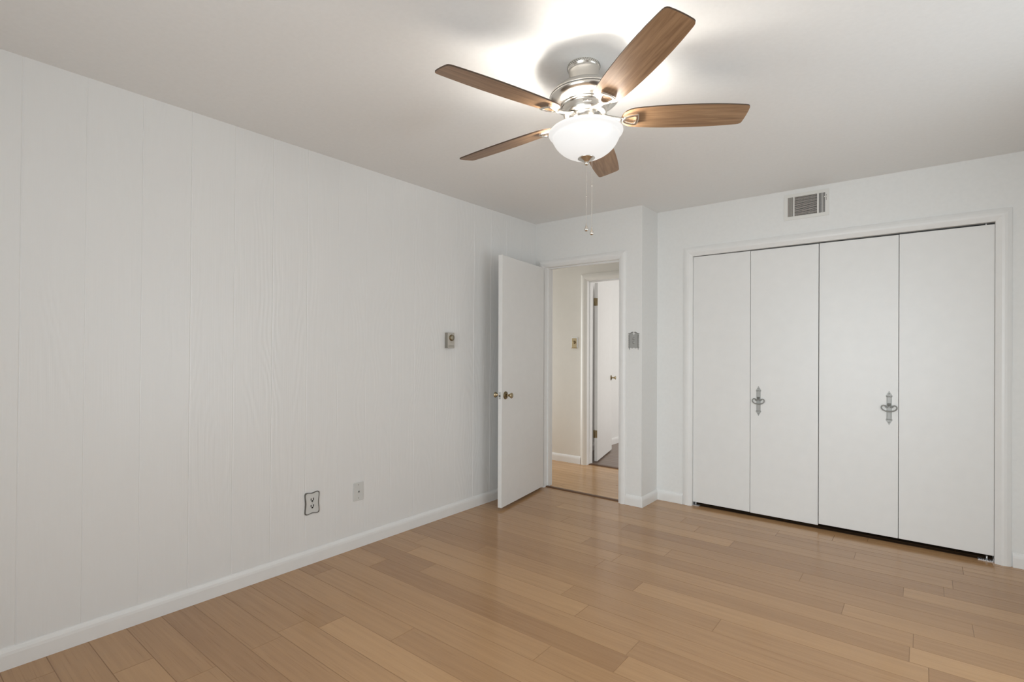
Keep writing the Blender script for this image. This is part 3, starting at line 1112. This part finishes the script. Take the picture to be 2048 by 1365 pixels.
oy, oz = -2.2305, 0.3565
ou = thing('outlet', 'wall outlet in a scalloped pewter plate low on the panelled wall', 'outlet', (0, oy, oz))
fo = lambda a, b_, d: (d, a, b_)
bm = bmesh.new()
o_out, o_in = scallop(0.092, 0.130), scallop(0.092, 0.130, 0.0045)
add_frame(bm, o_out, o_in, 0.0, 0.0075, fo)
obj('plate_rim', bm, M['pewter_edge'], ou)
bm = bmesh.new()
add_prism(bm, o_in, 0.0, 0.0062, fo)
obj('plate', bm, M['ivory'], ou)
for s in (1, -1):
    bm = bmesh.new()
    pts = []
    for k in range(24):
        a = 2 * PI * k / 24
        pts.append((0.0165 * math.cos(a), max(-0.0125, min(0.0125, 0.0165 * math.sin(a))) + s * 0.0195))
    add_prism(bm, pts, 0.0062, 0.0075, fo)
    so = obj('socket', bm, M['ivory'], ou)
    bm = bmesh.new()
    add_box(bm, 0.0074, 0.0079, -0.0105, -0.0055, s * 0.0195 - 0.003, s * 0.0195 + 0.0095)
    add_box(bm, 0.0074, 0.0079, 0.0045, 0.0100, s * 0.0195 - 0.004, s * 0.0195 + 0.0105)
    pts = [(0.0060 * math.cos(2 * PI * k / 12), 0.0048 * math.sin(2 * PI * k / 12) + s * 0.0195 - 0.0075) for k in range(12)]
    add_prism(bm, pts, 0.0074, 0.0078, fo)
    obj('slot', bm, M['black'], so)
bm = bmesh.new()
knob_mesh(bm, [([(0, 0), (0.003, 0), (0.0026, 0.001), (0, 0.0014)], 10)], (0.0062, 0, 0), (1, 0, 0.0001))
obj('screw', bm, M['pewter'], ou)

# phone jack plate
py, pz = -1.9125, 0.3565
pj = thing('phone_jack', 'plain grey phone jack plate low on the panelled wall right of the outlet', 'phone jack', (0, py, pz))
bm = bmesh.new()
bevel_box(bm, 0.0, 0.006, -0.0365, 0.0365, -0.0585, 0.0585, 0.003, 2)
obj('plate', bm, M['ivory'], pj)
bm = bmesh.new()
knob_mesh(bm, [([(0, 0), (0.0095, 0), (0.009, 0.0022), (0.0065, 0.003), (0, 0.003)], 18)], (0.006, 0, 0.0), (1, 0, 0.0001))
jk = obj('jack', bm, M['ivory'], pj)
bm = bmesh.new()
add_box(bm, 0.0088, 0.0094, -0.0035, 0.0035, -0.006, 0.0045)
obj('jack_hole', bm, M['black'], jk)
for s in (1, -1):
    bm = bmesh.new()
    knob_mesh(bm, [([(0, 0), (0.0032, 0), (0.0026, 0.0009), (0, 0.0012)], 10)], (0.006, 0, s * 0.042), (1, 0, 0.0001))
    obj('screw', bm, M['beige_dark'], pj)

# ------------------------------------------------------------------ switch plates
# ornate colonial plate on the wall between doorway and corner
sx, sz = 0.9965, 1.344
sp = thing('light_switch', 'ornate pewter switch plate with broken pediment between the doorway and the corner', 'switch plate', (sx, 0, sz))
fs_ = lambda a, b_, d: (a, -d, b_)
bm = bmesh.new()
half = [(0.0, 0.047), (0.004, 0.047), (0.005, 0.055), (0.010, 0.057), (0.011, 0.064), (0.005, 0.068), (0.007, 0.074), (0.016, 0.074),
        (0.026, 0.067), (0.038, 0.062), (0.048, 0.061), (0.048, 0.056), (0.042, 0.053), (0.040, 0.049), (0.043, 0.046), (0.042, 0.034), (0.038, 0.030), (0.042, 0.026),
        (0.042, 0.010), (0.038, 0.004), (0.043, 0.0), (0.043, -0.018), (0.038, -0.022), (0.043, -0.027), (0.043, -0.050), (0.046, -0.053),
        (0.044, -0.058), (0.041, -0.066), (0.0385, -0.074), (0.036, -0.066), (0.034, -0.057), (0.024, -0.055), (0.020, -0.060),
        (0.013, -0.062), (0.008, -0.057), (0.0, -0.056)]
out_l = half + [(-a, b_) for a, b_ in half[::-1][1:-1]]
add_prism(bm, out_l, 0.0, 0.005, fs_)
obj('plate', bm, M['pewter'], sp)
bm = bmesh.new()
for s in (1, -1):
    def rad(t):
        return 0.0042 + 0.0016 * math.sin(t * 6 * PI) ** 2
    add_tube(bm, [fs_(s * 0.040, 0.048 - 0.105 * k / 24, 0.0055) for k in range(25)], rad, 8)
    add_tube(bm, [fs_(s * x_, z_, 0.0055) for x_, z_ in ((0.045, 0.058), (0.034, 0.060), (0.024, 0.065), (0.015, 0.070), (0.009, 0.070), (0.008, 0.065))], 0.003, 8)
obj('column', bm, M['pewter_mid'], sp)
for s, nm in ((1, 'toggle'), (-1, 'toggle')):
    bm = bmesh.new()
    knob_mesh(bm, [([(0, 0), (0.0115, 0), (0.0115, 0.002), (0.008, 0.003), (0.007, 0.009), (0, 0.0105)], 18)], (0, -0.005, 0.002 + s * 0.015), (0, -1, 0))
    obj(nm, bm, M['pewter'], sp)

# gold hall switch with white border
qx, qz = -0.216, 1.349
hsw = thing('light_switch', 'gold switch plate with white border on the hall wall through the doorway', 'switch plate', (qx, HALL_Y, qz))
bm = bmesh.new()
bevel_box(bm, -0.039, 0.039, -0.006, 0.0, -0.062, 0.062, 0.002, 1)
obj('backplate', bm, M['trim'], hsw)
bm = bmesh.new()
bevel_box(bm, -0.036, 0.026, -0.009, -0.006, -0.055, 0.050, 0.0015, 1)
bevel_box(bm, -0.038, 0.034, -0.016, -0.006, -0.063, -0.055, 0.0015, 1)
obj('plate', bm, M['brass'], hsw)
bm = bmesh.new()
knob_mesh(bm, [([(0, 0), (0.019, 0), (0.017, 0.006), (0.010, 0.008), (0, 0.009)], 20)], (-0.004, -0.009, 0.005), (0, -1, 0))
obj('dimmer_knob', bm, M['brass_dark'], hsw)

# ------------------------------------------------------------------ ceiling fan
fan = thing('ceiling_fan', 'five-blade ceiling fan with walnut blades, nickel motor and lit frosted bowl', 'ceiling fan', (1.7437, -2.0419, H))
TX, TY = -0.0026, -0.03996
q = Vector((TX, TY, 0.0))
fan.rotation_euler = Matrix.Rotation(q.length, 3, q.normalized()).to_euler()

bm = bmesh.new()
add_lathe(bm, [(0.0, 0.003), (0.066, 0.003), (0.0668, -0.004), (0.0662, -0.015), (0.063, -0.0175), (0.0622, -0.021), (0.0630, -0.024),
               (0.0618, -0.027), (0.0605, -0.050), (0.0590, -0.078), (0.060, -0.086), (0.0, -0.086)], 64)
cn = obj('canopy', bm, M['nickel'], fan)
bm = bmesh.new()
for k in range(44):
    a = 2 * PI * k / 44
    for zz in (-0.005, -0.0105):
        add_sphere(bm, (0.0668 * math.cos(a + zz * 12), 0.0668 * math.sin(a + zz * 12), zz), 0.0017, 6, 4)
obj('vent_hole', bm, M['pewter_edge'], cn)

bm = bmesh.new()
add_lathe(bm, [(0.0, -0.084), (0.060, -0.085), (0.080, -0.087), (0.100, -0.092), (0.120, -0.102), (0.134, -0.114), (0.1425, -0.126), (0.1445, -0.1315),
               (0.1425, -0.1325), (0.1425, -0.1345), (0.1445, -0.1355),
               (0.1440, -0.1400), (0.1405, -0.1465), (0.1330, -0.1530), (0.1220, -0.1585), (0.1080, -0.1625), (0.0985, -0.1640), (0.0975, -0.1655), (0.0985, -0.1675),
               (0.0950, -0.1700), (0.0920, -0.1705), (0.0905, -0.1800), (0.0890, -0.2000), (0.0865, -0.2065), (0.0820, -0.2090), (0.0, -0.2090)], 72)
mh = obj('motor_housing', bm, M['nickel'], fan)
bm = bmesh.new()
add_lathe(bm, [(0.1445, -0.1316), (0.1449, -0.1322), (0.1449, -0.1346), (0.1445, -0.1352)], 72)
obj('seam_groove', bm, M['pewter_edge'], mh)
# name-plate shaped reverse switch facing the camera
bm = bmesh.new()
cdir = math.atan2(-3.87 + 2.04, 2.848 - 1.744) + 0.10
for k in range(2):
    pass
mt = Matrix.Rotation(cdir, 4, 'Z')
t = bmesh.new()
bevel_box(t, 0.0880, 0.0912, -0.017, 0.017, -0.1930, -0.1830, 0.001, 1)
merge(bm, t, mt)
t = bmesh.new()
bevel_box(t, 0.0900, 0.0945, -0.004, 0.004, -0.1910, -0.1850, 0.001, 1)
merge(bm, t, mt)
obj('reverse_switch', bm, M['nickel_dark'], mh)

bm = bmesh.new()
add_lathe(bm, [(0.0, -0.208), (0.0665, -0.2085), (0.0670, -0.2110), (0.0625, -0.2135), (0.0620, -0.2370), (0.0635, -0.2385), (0.0635, -0.2410), (0.0615, -0.2425),
               (0.0605, -0.2660), (0.0660, -0.2680), (0.0660, -0.2710), (0.0, -0.2710)], 56)  # foot flange is an unseen pan, added to keep bulb light off the neck
sh = obj('switch_housing', bm, M['nickel_dark'], fan)
bm = bmesh.new()
t = bmesh.new()
bevel_box(t, 0.0616, 0.0627, -0.0007, 0.0007, -0.2370, -0.2140, 0.0002, 1)
merge(bm, t, Matrix.Rotation(cdir + 0.15, 4, 'Z'))
obj('seam', bm, M['pewter_edge'], sh)

# blades and brackets
bl_half = [(0.150, 0.0), (0.151, 0.012), (0.155, 0.024), (0.163, 0.036), (0.176, 0.046), (0.195, 0.0525), (0.23, 0.0575), (0.28, 0.0615), (0.34, 0.0645),
           (0.40, 0.0660), (0.46, 0.0660), (0.52, 0.0645), (0.57, 0.0620), (0.61, 0.0590), (0.640, 0.0562), (0.650, 0.0540), (0.6565, 0.0495), (0.6595, 0.0430), (0.6615, 0.020), (0.662, 0.0)]
outline = bl_half + [(a, -b_) for a, b_ in bl_half[::-1][1:-1]]
bm = bmesh.new()
tz0, tz1 = 0.0, 0.0055
lo = [bm.verts.new((a, b_, tz0)) for a, b_ in outline]
hi = [bm.verts.new((a, b_, tz1)) for a, b_ in outline]
bm.faces.new(lo[::-1])
fc = bm.faces.new(hi)
fc.material_index = 1
nn = len(outline)
for i in range(nn):
    fc = bm.faces.new((lo[i], lo[(i + 1) % nn], hi[(i + 1) % nn], hi[i]))
    fc.material_index = 1
finish(bm)
blade_me = bpy.data.meshes.new('blade')
bm.to_mesh(blade_me)
bm.free()
blade_me.materials.append(M['blade'])
blade_me.materials.append(M['bladetop'])

# bracket : shield-shaped open loop under the blade root, arm to the hub
sh_out = [(0.150, 0.0), (0.153, 0.009), (0.160, 0.0165), (0.172, 0.0225), (0.186, 0.027), (0.200, 0.0305), (0.209, 0.0315), (0.2145, 0.0285), (0.2180, 0.015), (0.2190, 0.0)]
sh_in = [(0.162, 0.0), (0.1635, 0.005), (0.168, 0.0095), (0.176, 0.0135), (0.186, 0.0168), (0.196, 0.0195), (0.2020, 0.0200), (0.2045, 0.018), (0.2065, 0.0095), (0.2072, 0.0)]
so_ = sh_out + [(a, -b_) for a, b_ in sh_out[::-1][1:-1]]
si_ = sh_in + [(a, -b_) for a, b_ in sh_in[::-1][1:-1]]
bm = bmesh.new()
bmf = bmesh.new()
add_frame(bmf, so_, si_, -0.013, 0.0, lambda a, b_, d: (a, b_, d))
bmesh.ops.recalc_face_normals(bmf, faces=bmf.faces[:])
ed = [e for e in bmf.edges if all(abs(v_.co.z + 0.013) < 1e-6 for v_ in e.verts) and abs(e.calc_face_angle(0)) > 0.5]
bmesh.ops.bevel(bmf, geom=ed, offset=0.0035, segments=2, profile=0.5, affect='EDGES')
merge(bm, bmf)
arm = [(0.064, 0.016, 0.006), (0.085, 0.0145, 0.004), (0.105, 0.0125, 0.000), (0.125, 0.0105, -0.003), (0.142, 0.0105, -0.006), (0.156, 0.0125, -0.0065)]
rows = []
for (ux, hw, zc) in arm:
    rows.append([bm.verts.new((ux, s * hw, zc + dz)) for s, dz in ((-1, -0.003), (-0.5, -0.0055), (0.5, -0.0055), (1, -0.003), (1, 0.004), (-1, 0.004))])
for a, b_ in zip(rows, rows[1:]):
    for i in range(6):
        fc = bm.faces.new((a[i], a[(i + 1) % 6], b_[(i + 1) % 6], b_[i]))
        fc.smooth = True
bm.faces.new(rows[0])
bm.faces.new(rows[-1])
finish(bm)
br_me = bpy.data.meshes.new('blade_bracket')
bm.to_mesh(br_me)
bm.free()
br_me.materials.append(M['nickel'])
PHI0, ZB, PIT = 0.658314, 2.218112 - 2.44, -0.238237
for k in range(5):
    a = PHI0 + k * 2 * PI / 5
    R = Matrix.Translation((0, 0, ZB)) @ Matrix.Rotation(a, 4, 'Z') @ Matrix.Rotation(PIT, 4, 'X')
    bo = bpy.data.objects.new('blade', blade_me)
    C.objects.link(bo)
    bo.parent = fan
    bo.matrix_local = R
    bo = bpy.data.objects.new('blade_bracket', br_me)
    C.objects.link(bo)
    bo.parent = fan
    bo.matrix_local = R

# light kit
bm = bmesh.new()
prof = [(0.1495, -0.2765), (0.1520, -0.2785), (0.1523, -0.2815), (0.1500, -0.2860), (0.1455, -0.2900), (0.1395, -0.2930), (0.1362, -0.2955), (0.1360, -0.2985), (0.1366, -0.3030), (0.1355, -0.3080),
        (0.1320, -0.3150), (0.1250, -0.3275), (0.1150, -0.3400), (0.1020, -0.3525), (0.0860, -0.3640), (0.0670, -0.3740), (0.0450, -0.3815), (0.0220, -0.3860), (0.0, -0.3870)]
add_lathe(bm, prof, 72)
ins = [(max(0.0, r_ - 0.004), z_ + 0.004) for r_, z_ in prof]
add_lathe(bm, ins, 72)
add_lathe(bm, [ins[0], prof[0]], 72)
obj('light_bowl', bm, M['bowl'], fan, recalc=False)
bm = bmesh.new()
add_lathe(bm, [(0.0, -0.262), (0.010, -0.262), (0.010, -0.384), (0.0, -0.384)], 16)
obj('center_rod', bm, M['nickel_dark'], fan)
bm = bmesh.new()
add_lathe(bm, [(0.0, -0.3835), (0.0345, -0.3835), (0.0350, -0.3855), (0.0320, -0.3875), (0.0230, -0.3920), (0.0155, -0.3965), (0.0105, -0.4005), (0.0080, -0.4030), (0.0, -0.4030)], 40)
fi = obj('finial', bm, M['nickel'], fan)
bm = bmesh.new()
add_sphere(bm, (0, 0, -0.4070), 0.0095, 20, 12, 0.85)
obj('finial_ball', bm, M['nickel'], fi)

Rt = fan.rotation_euler.to_matrix()
Ri = Rt.inverted()


def chain(top_local, px_bottom, zdrop_conn, zb0, zb1):
    """vertical bead chain; top in fan space, world z of pendant top/bottom"""
    tw = Vector((1.7437, -2.0419, H)) + Rt @ Vector(top_local)
    bm_ = bmesh.new()

    def L(p):
        return Ri @ (Vector(p) - Vector((1.7437, -2.0419, H)))
    z = tw.z
    while z > zb0:
        c = L((tw.x, tw.y, z))
        add_sphere(bm_, c, 0.00135, 6, 4)
        z -= 0.0033
    add_tube(bm_, [L((tw.x, tw.y, tw.z)), L((tw.x, tw.y, zb0))], 0.00045, 4)
    zc = zdrop_conn
    add_sphere(bm_, L((tw.x, tw.y, zc)), 0.0024, 8, 6, 1.6)
    ch = obj('pull_chain', bm_, M['nickel'], fan)
    bm_ = bmesh.new()
    hgt = zb0 - zb1
    prof_ = [(0.0, 0.0), (0.0016, -0.001), (0.0022, -hgt * 0.15), (0.0034, -hgt * 0.35), (0.0070, -hgt * 0.58), (0.0092, -hgt * 0.78), (0.0078, -hgt * 0.92), (0.004, -hgt * 0.985), (0.0, -hgt)]
    mt_ = Matrix.Translation(L((tw.x, tw.y, zb0))) @ Ri.to_4x4()
    add_lathe(bm_, prof_, 18, (0, 0, 0), mt_)
    obj('pendant', bm_, M['nickel'], ch)


chain((0.0, 0.0, -0.412), None, 1.900, 1.789, 1.755)
chain((0.0178, 0.0139, -0.392), None, 1.943, 1.774, 1.740)

# the two bulbs inside the bowl
BULB_DEG, BULB_R, BULB_Z, BULB_W = -120, 0.080, -0.300, 8.2
for k in range(2):
    a = math.radians(BULB_DEG) + k * PI
    w = Vector((1.7437, -2.0419, H)) + Rt @ Vector((BULB_R * math.cos(a), BULB_R * math.sin(a), BULB_Z))
    point('bulb_light', w, BULB_W, (1.0, 0.95, 0.875), 0.03)
